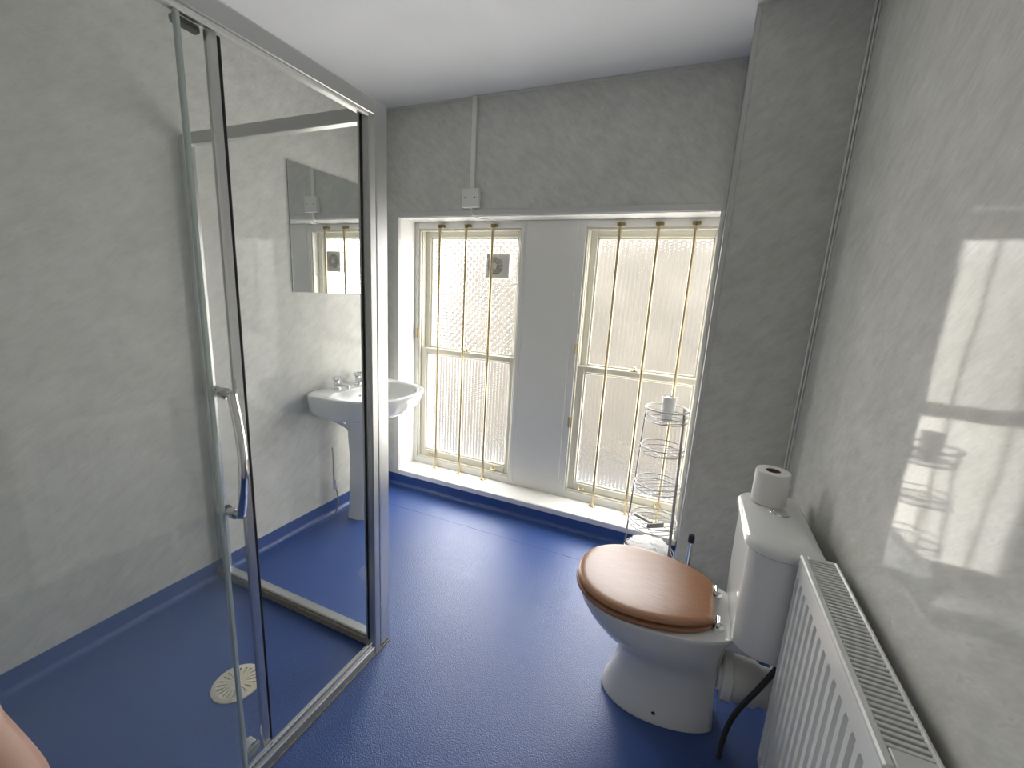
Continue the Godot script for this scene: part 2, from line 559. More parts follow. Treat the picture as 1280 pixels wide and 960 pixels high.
func window(called: String, label: String, x0: float, x1: float, edge: float, right: float, top_glass: Material) -> void:
	var w := struct_node(called, label)
	# box frame: face boards, then the stepped lining that the sashes slide in
	var g := geo()
	g.span(V3(x0, SILL, -2.56), V3(x0 + edge, HEAD, ZF), 0.002)
	if right > 0.0:
		g.span(V3(x1 - right, SILL, -2.56), V3(x1, HEAD, ZF), 0.002)
	g.span(V3(x0 + edge, HEAD - 0.040, -2.56), V3(x1 - right, HEAD, ZF), 0.002)
	g.span(V3(x0 + edge, SILL, -2.56), V3(x1 - right, SILL + 0.045, ZF), 0.002)
	part("box_frame", g, M.white, w)
	var a := x0 + edge
	var b := x1 - right
	var s := geo()
	s.span(V3(a, SILL + 0.045, ZF - 0.022), V3(a + 0.012, HEAD - 0.04, ZF - 0.006), 0.003)
	if right > 0.0:
		s.span(V3(b - 0.012, SILL + 0.045, ZF - 0.022), V3(b, HEAD - 0.04, ZF - 0.006), 0.003)
	s.span(V3(a + 0.012, HEAD - 0.055, ZF - 0.022), V3(b - 0.012, HEAD - 0.04, ZF - 0.006), 0.003)
	s.span(V3(a + 0.012, SILL + 0.045, ZF - 0.022), V3(b - 0.012, SILL + 0.055, ZF - 0.006), 0.003)
	part("staff_bead", s, M.cream, w)
	var rs := 0.042 if right > 0.0 else 0.012
	var lo := sash("lower_sash", w, a + 0.003, b - 0.003, SILL + 0.045, 0.945, ZF - 0.024, 0.050, 0.036, 0.055, M.glass_bead, rs)
	var up := sash("upper_sash", w, a + 0.003, b - 0.003, 0.915, HEAD - 0.04, ZF - 0.064, 0.050, 0.045, 0.030, top_glass, rs)
	part("parting_bead", geo().span(V3(a, 0.945, ZF - 0.064), V3(a + 0.016, HEAD - 0.04, ZF - 0.026), 0.002), M.cream, w)
	var mid := (a + b) * 0.5
	# brass fittings
	var f := geo().span(V3(mid - 0.022, 0.945, ZF - 0.052), V3(mid + 0.022, 0.950, ZF - 0.030), 0.001)
	f.lathe([[0.009, 0.950], [0.009, 0.958], [0.005, 0.962], [0.005, 0.966], [0.008, 0.972], [0.0, 0.976]], 12, Transform3D(Basis(), V3(mid, 0, ZF - 0.041)))
	part("sash_fastener", f, M.brass, w)
	for lx in [a + 0.10, b - 0.12]:
		var l := geo().span(V3(lx - 0.022, SILL + 0.062, ZF - 0.025), V3(lx + 0.022, SILL + 0.080, ZF - 0.021), 0.001)
		l.tube([V3(lx - 0.014, SILL + 0.075, ZF - 0.022), V3(lx - 0.012, SILL + 0.066, ZF - 0.008), V3(lx + 0.012, SILL + 0.066, ZF - 0.008), V3(lx + 0.014, SILL + 0.075, ZF - 0.022)], 0.004, 8)
		part("sash_lift", l, M.brass, w)
	for hy in [0.57, 1.01]:
		var k := geo().span(V3(a - 0.014, hy, ZF - 0.001), V3(a + 0.012, hy + 0.065, ZF + 0.003), 0.001)
		k.tube([V3(a - 0.001, hy, ZF + 0.005), V3(a - 0.001, hy + 0.065, ZF + 0.005)], 0.005, 8)
		part("hinge", k, M.brass, w)

func bar(x: float, where: String) -> void:
	var z := -2.372
	var o := thing("window_bar", where, "window bar", V3(x, SILL, z), "brass bars in front of the windows")
	var y1 := 1.727 - SILL
	part("rod", geo().tube([V3(0, 0.004, 0), V3(0, y1 - 0.004, 0)], 0.0085, 12), M.brass, o)
	part("foot_socket", geo().lathe([[0.0, 0.0], [0.020, 0.0], [0.020, 0.004], [0.012, 0.010], [0.0105, 0.030], [0.0085, 0.034], [0.0, 0.034]], 20), M.brass, o)
	var t := geo().lathe([[0.0, y1 - 0.016], [0.011, y1 - 0.016], [0.012, y1], [0.0, y1]], 16)
	t.span(V3(-0.018, y1 - 0.012, -0.028), V3(0.022, y1 + 0.006, -0.002), 0.003)
	part("top_bracket", t, M.brass_dull, o)

func daylight(x0: float, x1: float, y0: float, y1: float, z: float, energy: float) -> void:   # daylight spread by one patterned pane, just inside the glass
	var a := AreaLight3D.new()
	a.name = numbered("pane_daylight")
	a.area_size = Vector2(x1 - x0, y1 - y0)
	a.area_normalize_energy = false
	a.light_energy = energy
	a.light_color = Color(1.0, 0.98, 0.935)
	a.shadow_enabled = true
	a.area_range = 12.0
	add_child(a)
	a.position = V3((x0 + x1) * 0.5, (y0 + y1) * 0.5, z)
	a.rotation_degrees.y = 180.0

func windows() -> void:
	daylight(-1.67, -1.06, 0.22, 0.90, ZF - 0.0385, 1.95)
	daylight(-1.67, -1.06, 0.96, 1.66, ZF - 0.0785, 1.3)
	daylight(-0.57, 0.02, 0.22, 0.90, ZF - 0.0385, 1.95)
	daylight(-0.57, 0.02, 0.96, 1.66, ZF - 0.0785, 1.3)
	window("window_1", "sash window with dash-patterned upper glass and an extractor fan", -1.759, -0.975, 0.028, 0.034, M.glass_weave)
	window("window_2", "sash window with beaded patterned glass beside the boxed-in wall", -0.670, XP - 0.008, 0.042, 0.0, M.glass_bead)
	struct("window_panel", geo().span(V3(-0.975, SILL, -2.56), V3(-0.670, HEAD, ZF + 0.002), 0.003), M.white, "smooth white board between the two sash windows")
	struct("window_sill", geo().span(V3(-1.759, 0.082, -2.56), V3(XP - 0.004, SILL, ZW + 0.014), 0.004), M.white_gloss, "long glossy white window sill close above the floor")
	var p := [[-1.551, "brass bar at the hinged side of the window with the extractor fan"], [-1.364, "middle brass bar of the window with the extractor fan"], [-1.184, "brass bar passing in front of the extractor fan"],
		[-0.442, "brass bar next to the white board, in front of the beaded window"], [-0.248, "middle brass bar of the beaded window"], [-0.074, "brass bar of the beaded window, behind the wire rack"]]
	for b in p:
		bar(b[0], b[1])

func fan() -> void:
	var zf := ZF - 0.076
	var o := thing("extractor_fan", "square grey extractor fan with a round slatted grille set in patterned window glass", "fan", V3(-1.176, 1.497, zf))
	# housing: a square shell whose face dips into a round duct
	var shell := []
	for e in [[1.0, 0.0, true], [1.0, 0.034, true], [0.95, 0.040, true], [0.052, 0.040, false], [0.050, 0.038, false], [0.048, 0.004, false]]:
		var r := PackedVector3Array()
		for j in 64:
			var a := TAU * j / 64.0
			if e[2]:
				var k: float = e[0] / maxf(absf(cos(a)), absf(sin(a)))
				r.append(V3(cos(a) * k * 0.078, sin(a) * k * 0.074, e[1]))
			else:
				r.append(V3(-0.014 + cos(a) * e[0], sin(a) * e[0], e[1]))
		shell.append(r)
	part("housing", geo().loft(shell), M.fan_body, o, 30.0)
	for i in 6:
		var bl := geo().box(Vector3.ZERO, V3(0.026, 0.018, 0.0015), 0.0004)
		var a := TAU * i / 6.0
		part("blade", bl, M.fan_body, o).transform = Transform3D(Basis(Vector3.BACK, a) * Basis(Vector3.RIGHT, 0.6), V3(-0.014 + cos(a) * 0.029, sin(a) * 0.029, 0.016))
	for i in 9:
		var y := -0.040 + 0.010 * i
		var w := sqrt(maxf(0.0, 0.0495 * 0.0495 - y * y))
		part("grille_slat", geo().span(V3(-0.014 - w, y - 0.0024, 0.034), V3(-0.014 + w, y + 0.0024, 0.042), 0.001), M.fan_body, o)
	part("hub", geo().lathe([[0.0, 0.006], [0.014, 0.006], [0.018, 0.036], [0.017, 0.044], [0.0, 0.045]], 24, Transform3D(Basis(Vector3.RIGHT, PI / 2), V3(-0.014, 0.0, 0.0))), M.fan_body, o)
	# spur box, trunking and the flex from it to the fan
	var s := thing("connection_box", "square white connection box below a trunking strip above the window", "switch box", V3(-1.247, 1.84, ZW))
	part("back_box", geo().span(V3(-0.050, -0.048, 0.0), V3(0.050, 0.048, 0.030), 0.004), M.plastic, s)
	part("face_plate", geo().span(V3(-0.0525, -0.050, 0.030), V3(0.0525, 0.050, 0.038), 0.003), M.plastic, s)
	for k in [-1, 1]:
		part("screw", geo().lathe([[0.0, 0.037], [0.004, 0.037], [0.004, 0.0388], [0.0, 0.0388]], 10, Transform3D(Basis(Vector3.RIGHT, PI / 2), V3(0.030 * k, 0.002, 0.0))), M.dark, s)
	part("cable_entry", geo().span(V3(-0.006, -0.058, 0.008), V3(0.008, -0.047, 0.022), 0.002), M.plastic, s)
	tag(part("cable_trunking", geo().span(V3(-1.262, 1.890, ZW), V3(-1.236, HC - 0.001, ZW + 0.017), 0.002), M.plastic, self), "white plastic trunking strip running from the connection box up to the ceiling", "trunking")
	var c := Curve3D.new()
	for q in [V3(-1.246, 1.785, ZW + 0.015), V3(-1.244, 1.758, ZW + 0.014), V3(-1.225, 1.745, ZW - 0.02), V3(-1.165, 1.738, -2.27), V3(-1.12, 1.745, -2.36), V3(-1.03, 1.744, ZF + 0.005), V3(-1.000, 1.735, ZF + 0.005), V3(-0.996, 1.60, ZF + 0.005), V3(-0.997, 1.46, ZF + 0.005), V3(-1.02, 1.405, ZF - 0.02), V3(-1.09, 1.375, ZF - 0.035), V3(-1.17, 1.382, ZF - 0.050), V3(-1.215, 1.418, ZF - 0.060)]:
		c.add_point(q)
	var pts := []
	for i in c.point_count:
		var a := c.get_point_position(maxi(i - 1, 0))
		var b := c.get_point_position(mini(i + 1, c.point_count - 1))
		c.set_point_in(i, (a - b) * 0.14)
		c.set_point_out(i, (b - a) * 0.14)
	for q in c.tessellate_even_length(4, 0.015):
		pts.append(q)
	tag(part("fan_flex", geo().tube(pts, 0.0028, 7), M.plastic, self), "thin white flex looping from the connection box to the extractor fan", "cable")

# ---------------------------------------------------------------- shower
func shower() -> void:
	var o := thing("shower_enclosure", "aluminium framed shower enclosure with clear glass and its sliding door pushed open", "shower", V3(-0.955, 0, -1.10))
	# local: x towards the room, z towards the door wall; the corner post stands at the origin
	var zb := ZB + 1.10 - 0.002       # up to the back wall
	var xl := XL + 0.955 + 0.001        # out to the left wall
	var post := geo()
	post.span(V3(-0.030, 0.0, -0.038), V3(0.016, 1.86, 0.0145), 0.003)
	part("corner_post", post, M.alu, o)
	part("post_cover", geo().span(V3(-0.026, 0.0, 0.0175), V3(0.019, 1.86, 0.046), 0.003), M.alu_satin, o)
	part("magnet_seal", geo().span(V3(-0.014, 0.052, 0.0462), V3(-0.007, 1.815, 0.0505), 0.002), M.black, o)
	# rails on the door side
	var tr := geo()
	tr.span(V3(-0.022, 1.812, 0.018), V3(0.020, 1.862, zb), 0.006)
	part("top_rail", tr, M.alu_satin, o)
	part("top_rail_lip", geo().span(V3(0.010, 1.804, 0.047), V3(0.0215, 1.813, zb), 0.002), M.white_gloss, o)
	var br := geo()
	br.span(V3(-0.020, 0.0, 0.046), V3(0.018, 0.030, zb), 0.003)
	part("bottom_rail", br, M.alu_satin, o)
	part("bottom_rail_lip", geo().span(V3(0.000, 0.030, 0.046), V3(0.010, 0.050, zb), 0.002), M.alu, o)
	part("sealant", geo().span(V3(0.018, 0.0, -0.03), V3(0.024, 0.004, zb), 0.001), M.sealant, o)
	# fixed pane beside the left wall
	var fx := part("side_pane", geo().span(V3(xl + 0.03, 0.03, 0.005), V3(-0.028, 1.815, 0.011)), M.glass, o)
	part("side_top_rail", geo().span(V3(xl + 0.03, 1.806, -0.010), V3(-0.030, 1.846, 0.022), 0.003), M.alu_satin, o)
	part("side_bottom_rail", geo().span(V3(xl + 0.03, 0.0, -0.012), V3(-0.030, 0.040, 0.024), 0.004), M.alu_satin, o)
	part("side_sealant", geo().span(V3(xl + 0.01, 0.0, 0.0235), V3(-0.026, 0.034, 0.033), 0.006), M.sealant, o)
	part("wall_profile", geo().span(V3(xl, 0.0, -0.014), V3(xl + 0.034, 1.84, 0.026), 0.003), M.alu, o)
	part("wall_sealant", geo().span(V3(xl, 0.0, 0.026), V3(xl + 0.010, 0.05, 0.036), 0.003), M.sealant, o)
	# fixed door-side pane, edge at z -0.566
	part("fixed_pane", geo().span(V3(0.004, 0.04, 0.536), V3(0.010, 1.81, zb)), M.filmed_glass, o)
	part("fixed_pane_edge", geo().span(V3(0.002, 0.04, 0.528), V3(0.012, 1.81, 0.538), 0.002), M.edge, o)
	# sliding door, leading edge at z -0.655
	var d := part("sliding_door", geo().span(V3(-0.014, 0.045, 0.470), V3(-0.008, 1.81, 1.10)), M.filmed_glass, o)
	part("door_stile", geo().span(V3(-0.018, 0.045, 0.450), V3(-0.004, 1.812, 0.472), 0.003), M.alu, d)
	part("door_seal", geo().span(V3(-0.016, 0.05, 0.443), V3(-0.006, 1.808, 0.450), 0.002), M.black, d)
	var path := []
	var hz := 0.510
	for i in 17:
		var k := i / 16.0
		path.append(V3(0.040 + 0.020 * sin(PI * k), 1.085 - 0.295 * k, hz))
	var hd := geo()
	var rings := []
	for p in path:
		var r := PackedVector3Array()
		for j in 12:
			var a := TAU * j / 12.0
			r.append(p + V3(cos(a) * 0.007, 0, sin(a) * 0.011))
		rings.append(r)
	hd.loft(rings)
	for y in [1.082, 0.793]:
		hd.tube([V3(-0.004, y, hz), V3(0.046, y, hz)], 0.008, 12)
		hd.tube([V3(0.011, y, hz), V3(0.024, y, hz)], 0.013, 16)
		hd.tube([V3(-0.030, y, hz), V3(-0.013, y, hz)], 0.013, 16)
	part("bow_handle", hd, M.chrome, d)
	var rl := geo().tube([V3(-0.040, 0.068, 0.495), V3(-0.015, 0.068, 0.495)], 0.020, 18)
	part("bottom_roller", rl, M.chrome, d)
	part("top_hanger", geo().span(V3(-0.032, 1.796, 0.475), V3(-0.015, 1.812, 0.525), 0.004), M.dark, d)
	# floor drain
	var dr := thing("floor_drain", "round cream shower drain with radial slots in the blue floor", "drain", V3(-1.262, 0.0, -0.754))
	part("rim", geo().lathe([[0.060, 0.0005], [0.076, 0.0005], [0.075, 0.0035], [0.062, 0.006], [0.058, 0.0055], [0.058, 0.0005]], 48), M.drain, dr)
	part("trap_cup", geo().loft([d_circle(0.060, 0.0004), d_circle(0.046, -0.004), d_circle(0.044, -0.085), d_circle(0.041, -0.085), d_circle(0.043, -0.003), d_circle(0.058, 0.0012)], false, false, true), M.trap, dr)
	part("hub", geo().lathe([[0.0, 0.0012], [0.017, 0.0012], [0.016, 0.0062], [0.0, 0.0068]], 24), M.drain, dr)
	for i in 20:
		var a := TAU * i / 20.0
		var g := geo()
		var w0 := 0.0026
		var w1 := 0.0060
		g.extrude(PackedVector2Array([Vector2(0.012, -w0), Vector2(0.059, -w1), Vector2(0.059, w1), Vector2(0.012, w0)]), 0.0012, 0.0058, Transform3D(Basis(Vector3.UP, a), Vector3.ZERO))
		part("grate_bar", g, M.drain, dr)

# ---------------------------------------------------------------- basin and mirror
func d_ring(y: float, back: float, front: float, half: float, n: int, sq := 2.4, cx := 0.0) -> PackedVector3Array:   # plan outline with a squarer back: x from back to front
	var r := PackedVector3Array()
	var mid := lerpf(back, front, 0.36)
	for j in n:
		var a := TAU * j / n
		var c := cos(a)
		var s := sin(a)
		var e := sq if c > 0.0 else 5.0
		var px: float = (front - mid if c > 0.0 else mid - back) * signf(c) * pow(absf(c), 2.0 / e)
		var pz: float = half * signf(s) * pow(absf(s), 2.0 / e)
		r.append(V3(mid + px + cx, y, pz))
	return r

func basin() -> void:
	var o := thing("pedestal_basin", "white ceramic pedestal wash basin with two chrome taps against the marbled wall", "basin", V3(XL + 0.0015, 0, -1.835))
	var n := 56
	var rings := []
	rings.append(d_ring(0.60, 0.03, 0.25, 0.10, n))
	rings.append(d_ring(0.622, 0.012, 0.34, 0.205, n))
	rings.append(d_ring(0.642, 0.004, 0.40, 0.255, n))
	rings.append(d_ring(0.68, 0.0, 0.450, 0.282, n))
	rings.append(d_ring(0.73, 0.0, 0.478, 0.294, n))
	rings.append(d_ring(0.757, 0.0, 0.488, 0.297, n))
	rings.append(d_ring(0.764, 0.002, 0.485, 0.295, n))
	rings.append(d_ring(0.767, 0.008, 0.478, 0.288, n))
	rings.append(d_ring(0.763, 0.12, 0.455, 0.258, n, 2.2))
	rings.append(d_ring(0.752, 0.125, 0.447, 0.248, n, 2.2))
	rings.append(d_ring(0.70, 0.14, 0.42, 0.215, n, 2.1))
	rings.append(d_ring(0.655, 0.18, 0.37, 0.15, n, 2.0))
	rings.append(d_ring(0.642, 0.23, 0.30, 0.04, n, 2.0))
	part("bowl", geo().loft(rings), M.ceramic, o, 60.0)
	var ped := []
	for p in [[0.0, 0.10, 0.255, 0.098], [0.02, 0.10, 0.254, 0.096], [0.10, 0.105, 0.245, 0.086], [0.35, 0.11, 0.238, 0.078], [0.55, 0.10, 0.245, 0.084], [0.63, 0.08, 0.27, 0.11]]:
		ped.append(d_ring(p[0], p[1], p[2], p[3], 40, 2.3))
	part("pedestal", geo().loft(ped), M.ceramic, o, 60.0)
	part("overflow_hole", geo().lathe([[0.0, 0.0], [0.010, 0.0], [0.010, 0.003], [0.0, 0.003]], 16, Transform3D(Basis(Vector3.FORWARD, PI / 2 - 0.3), V3(0.1305, 0.722, 0.0))), M.dark, o)
	part("plug_hole", geo().lathe([[0.0, 0.0], [0.020, 0.0], [0.019, 0.003], [0.012, 0.004], [0.0, 0.002]], 20, Transform3D(Basis(), V3(0.265, 0.642, 0.0))), M.chrome, o)
	for s in [-1, 1]:
		var tp := Node3D.new()
		tp.name = "tap"
		o.add_child(tp, true)
		tp.position = V3(0.052, 0.766, 0.008 + 0.080 * s)
		part("tap_body", geo().lathe([[0.0, 0.0], [0.023, 0.0], [0.022, 0.005], [0.015, 0.009], [0.014, 0.030], [0.016, 0.036], [0.012, 0.042], [0.0, 0.042]], 20), M.chrome, tp)
		part("spout", geo().tube([V3(0.0, 0.020, 0), V3(0.03, 0.026, 0), V3(0.065, 0.026, 0), V3(0.082, 0.020, 0), V3(0.086, 0.010, 0)], [0.012, 0.011, 0.009, 0.009, 0.009], 12), M.chrome, tp)
		var hd := []
		for q in [[0.010, 0.042], [0.017, 0.048], [0.023, 0.056], [0.023, 0.066], [0.018, 0.072], [0.004, 0.074]]:
			var r := PackedVector3Array()
			for j in 24:
				var a := TAU * j / 24.0
				var k: float = q[0] * (1.0 + 0.10 * cos(a * 6.0))
				r.append(V3(cos(a) * k, q[1], -sin(a) * k))
			hd.append(r)
		part("tap_head", geo().loft(hd), M.chrome, tp, 30.0)
	part("waste_pipe", geo().tube([V3(0.06, 0.61, 0.15), V3(0.09, 0.58, 0.115), V3(0.14, 0.53, 0.07)], 0.010, 10), M.chrome, o)
	var q := []
	for i in 22:
		var k := i / 21.0
		q.append(V3(0.030 + 0.012 * sin(k * 9.0), 0.42 - 0.41 * k, 0.105 + 0.016 * sin(k * 6.0 + 0.6)))
	part("supply_hose", geo().tube(q, 0.004, 8), M.wire, o)
	part("valve", geo().tube([V3(0.030, 0.22, 0.11), V3(0.034, 0.16, 0.11)], 0.009, 10), M.chrome, o)
	var m := thing("wall_mirror", "square frameless mirror above the basin", "mirror", V3(XL, 1.5865, -1.835))
	part("backing", geo().span(V3(0.0, -0.3015, -0.2985), V3(0.004, 0.3015, 0.2985)), M.mirror_edge, m)
	part("silvered_glass", geo().span(V3(0.004, -0.302, -0.299), V3(0.0065, 0.302, 0.299), 0.0008), M.mirror, m)

# ---------------------------------------------------------------- toilet
func egg(y: float, front: float, back: float, half: float, tail: float, n: int) -> PackedVector3Array:   # x from front (negative) to a straight back edge of half width tail
	var r := PackedVector3Array()
	var wide := lerpf(front, back, 0.44)
	var q := n / 4
	var side := []
	for i in q + 1:      # widest point round to the front tip
		var a := PI / 2 * i / q
		side.append(Vector2(wide - (wide - front) * sin(a), half * pow(cos(a), 0.92)))
	var rear := []
	for i in range(q, 0, -1):   # rear side from the back edge to the widest point
		var k := i / float(q)
		rear.append(Vector2(lerpf(wide, back, k), half - (half - tail) * (0.72 * k * k + 0.28 * pow(k, 5.0))))
	var line := rear + side
	for p in line:
		r.append(V3(p.x, y, p.y))
	for i in range(line.size() - 2, -1, -1):
		r.append(V3(line[i].x, y, -line[i].y))
	return r

func rounded(y: float, x0: float, x1: float, half: float, rad: float, bulge: float, n := 8) -> PackedVector3Array:   # plan rectangle with round corners, front (x0) bowed out
	var r := PackedVector3Array()
	for c in [[x1 - 0.012, half - 0.012, 0.012, 0], [x0 + rad, half - rad, rad, 1], [x0 + rad, -half + rad, rad, 2], [x1 - 0.012, -half + 0.012, 0.012, 3]]:
		for i in n:
			var a: float = PI / 2 * (c[3] + i / float(n - 1))
			# angle runs from +z over -x to -z
			var p := Vector2(c[0] + sin(-a + PI / 2) * c[2], c[1] + cos(-a + PI / 2) * c[2]) if false else Vector2(c[0] + cos(a) * c[2], c[1] + sin(a) * c[2])
			var lean := 1.0 - pow(absf(p.y) / half, 2.0)
			r.append(V3(p.x - bulge * lean * clampf((x1 - p.x) / (x1 - x0), 0.0, 1.0), y, p.y))
	return r

func toilet() -> void:
	var zc := -1.345
	var o := thing("toilet", "white close-coupled toilet with a brown wooden seat and lid closed", "toilet", V3(0, 0, zc))
	var n := 64
	var pan := []
	for p in [[0.0, -0.152, 0.206, 0.108, 0.050], [0.014, -0.154, 0.207, 0.109, 0.051], [0.05, -0.142, 0.203, 0.100, 0.050], [0.11, -0.118, 0.198, 0.086, 0.050], [0.17, -0.108, 0.195, 0.080, 0.052], [0.215, -0.128, 0.195, 0.096, 0.058],
			[0.26, -0.190, 0.195, 0.136, 0.070], [0.305, -0.228, 0.196, 0.158, 0.084], [0.345, -0.252, 0.200, 0.172, 0.094], [0.372, -0.262, 0.21, 0.178, 0.105], [0.386, -0.264, 0.215, 0.180, 0.108], [0.392, -0.258, 0.214, 0.176, 0.106], [0.393, -0.20, 0.20, 0.14, 0.09]]:
		pan.append(egg(p[0], p[1], p[2], p[3], p[4], n))
	part("pan", geo().loft(pan), M.ceramic, o, 60.0)
	# shelf that carries the cistern
	var sh := []
	for p in [[0.335, 0.12, 0.34, 0.085], [0.352, 0.10, 0.352, 0.105], [0.388, 0.09, 0.356, 0.112], [0.393, 0.10, 0.353, 0.108]]:
		sh.append(rounded(p[0], p[1], p[2], p[3], 0.03, 0.0))
	part("shelf", geo().loft(sh), M.ceramic, o, 50.0)
	for s in [-1, 1]:
		part("fixing_cap", geo().lathe([[0.0, 0.0], [0.006, 0.0], [0.005, 0.002], [0.0, 0.0025]], 12, Transform3D(Basis(Vector3.RIGHT, PI / 2 * s), V3(0.03, 0.038, 0.1045 * s))), M.dark, o)
	# cistern
	var cs := []
	for p in [[0.393, 0.222, 0.352, 0.160, 0.05], [0.403, 0.214, 0.357, 0.168, 0.055], [0.50, 0.211, 0.360, 0.176, 0.055], [0.62, 0.210, 0.360, 0.181, 0.055], [0.706, 0.210, 0.360, 0.183, 0.055], [0.708, 0.212, 0.359, 0.181, 0.055]]:
		cs.append(rounded(p[0], p[1], p[2], p[3], p[4], 0.020))
	part("cistern", geo().loft(cs), M.ceramic, o, 50.0)
	var ld := []
	for p in [[0.709, 0.206, 0.361, 0.186, 0.058], [0.714, 0.200, 0.363, 0.191, 0.062], [0.728, 0.200, 0.363, 0.191, 0.062], [0.737, 0.206, 0.361, 0.186, 0.060], [0.742, 0.220, 0.356, 0.174, 0.055], [0.7425, 0.238, 0.346, 0.158, 0.050], [0.7445, 0.246, 0.342, 0.151, 0.048], [0.745, 0.26, 0.335, 0.13, 0.04]]:
		ld.append(rounded(p[0], p[1], p[2], p[3], p[4], 0.020))
	part("cistern_lid", geo().loft(ld), M.ceramic, o, 50.0)
	part("flush_button", geo().lathe([[0.0, 0.744], [0.027, 0.744], [0.026, 0.749], [0.020, 0.750], [0.019, 0.748], [0.018, 0.751], [0.0, 0.752]], 28, Transform3D(Basis(), V3(0.290, 0, -0.035))), M.chrome, o)
	# seat and lid
	var st := []
	for p in [[0.3955, 0.010], [0.398, 0.003], [0.404, 0.0], [0.411, 0.002], [0.414, 0.010]]:
		st.append(egg(p[0], -0.276 + p[1], 0.152 - p[1] * 0.5, 0.190 - p[1], 0.104 - p[1], n))
	part("seat", geo().loft(st), M.wood, o, 50.0)
	var li := []
	for p in [[0.416, 0.012], [0.418, 0.005], [0.423, 0.002], [0.430, 0.005], [0.434, 0.012], [0.436, 0.028], [0.4365, 0.08]]:
		li.append(egg(p[0], -0.276 + p[1], 0.158 - p[1] * 0.5, 0.188 - p[1], 0.100 - p[1] * 0.6, n))
	part("lid", geo().loft(li), M.wood, o, 50.0)
	for s in [-1, 1]:
		var hg := geo().lathe([[0.0, 0.392], [0.019, 0.392], [0.018, 0.400], [0.009, 0.404], [0.008, 0.414], [0.0, 0.416]], 20, Transform3D(Basis(), V3(0.170, 0, 0.078 * s)))
		hg.tube([V3(0.170, 0.414, 0.060 * s), V3(0.170, 0.414, 0.092 * s)], 0.008, 12)
		hg.span(V3(0.135, 0.4105, 0.070 * s - 0.006), V3(0.172, 0.418, 0.070 * s + 0.006), 0.002)
		part("hinge", hg, M.chrome, o)
	# pan connector to the wall
	var cn := geo()
	cn.lathe([[0.0, -0.010], [0.050, -0.010], [0.050, 0.0], [0.070, 0.0], [0.074, 0.004], [0.074, 0.026], [0.068, 0.030], [0.066, 0.090], [0.056, 0.105], [0.056, 0.183], [0.0, 0.183]], 36, Transform3D(Basis(Vector3.FORWARD, PI / 2), V3(0.207, 0.205, 0.025)))
	part("pan_connector", cn, M.plastic, o)
	var hp := []
	for i in 20:
		var k := i / 19.0
		hp.append(V3(0.325 - 0.100 * sin(k * PI * 0.5), 0.395 - 0.387 * k, 0.140 - 0.012 * k + 0.008 * sin(k * 7.0)))
	part("supply_hose", geo().tube(hp, 0.0075, 10), M.hose, o)
	# roll of paper on the cistern
	var tr := thing("toilet_roll", "white toilet roll standing on the cistern lid", "toilet roll", V3(0.268, 0.7455, zc - 0.105))
	var rr := geo()
	var rings := []
	for p in [[0.021, 0.0], [0.046, 0.0], [0.048, 0.003], [0.048, 0.099], [0.046, 0.102], [0.021, 0.102]]:
		var r := PackedVector3Array()
		for j in 40:
			var a := TAU * j / 40.0
			var k: float = p[0]
			if k > 0.03:
				k *= 1.0 + 0.05 * exp(-pow((a - 3.6) / 0.5, 2.0)) - 0.06 * exp(-pow((a - 2.9) / 0.35, 2.0))
			r.append(V3(cos(a) * k, p[1], -sin(a) * k))
		rings.append(r)
	rr.loft(rings, false, false, true)
	part("paper", rr, M.paper, tr, 50.0)
	part("core", geo().loft([d_circle(0.0205, 0.001), d_circle(0.0205, 0.101), d_circle(0.0192, 0.101), d_circle(0.0192, 0.001)], false, false, true), M.card, tr, 50.0)
	# brush beyond the pan
	var b := thing("toilet_brush", "slim steel toilet brush with a black tip standing behind the toilet", "toilet brush", V3(0.090, 0.0, -1.79))
	part("holder", geo().lathe([[0.0, 0.0005], [0.050, 0.0005], [0.052, 0.01], [0.048, 0.20], [0.030, 0.215], [0.0, 0.216]], 28), M.alu, b)
	part("handle", geo().tube([V3(0, 0.21, 0), V3(0, 0.365, 0)], 0.0095, 14), M.alu, b)
	part("tip", geo().lathe([[0.0, 0.362], [0.0125, 0.362], [0.0125, 0.388], [0.010, 0.394], [0.0, 0.395]], 16), M.black, b)

func d_circle(r: float, y: float, n := 32) -> PackedVector3Array:
	var o := PackedVector3Array()
	for j in n:
		var a := TAU * j / n
		o.append(V3(cos(a) * r, y, -sin(a) * r))
	return o

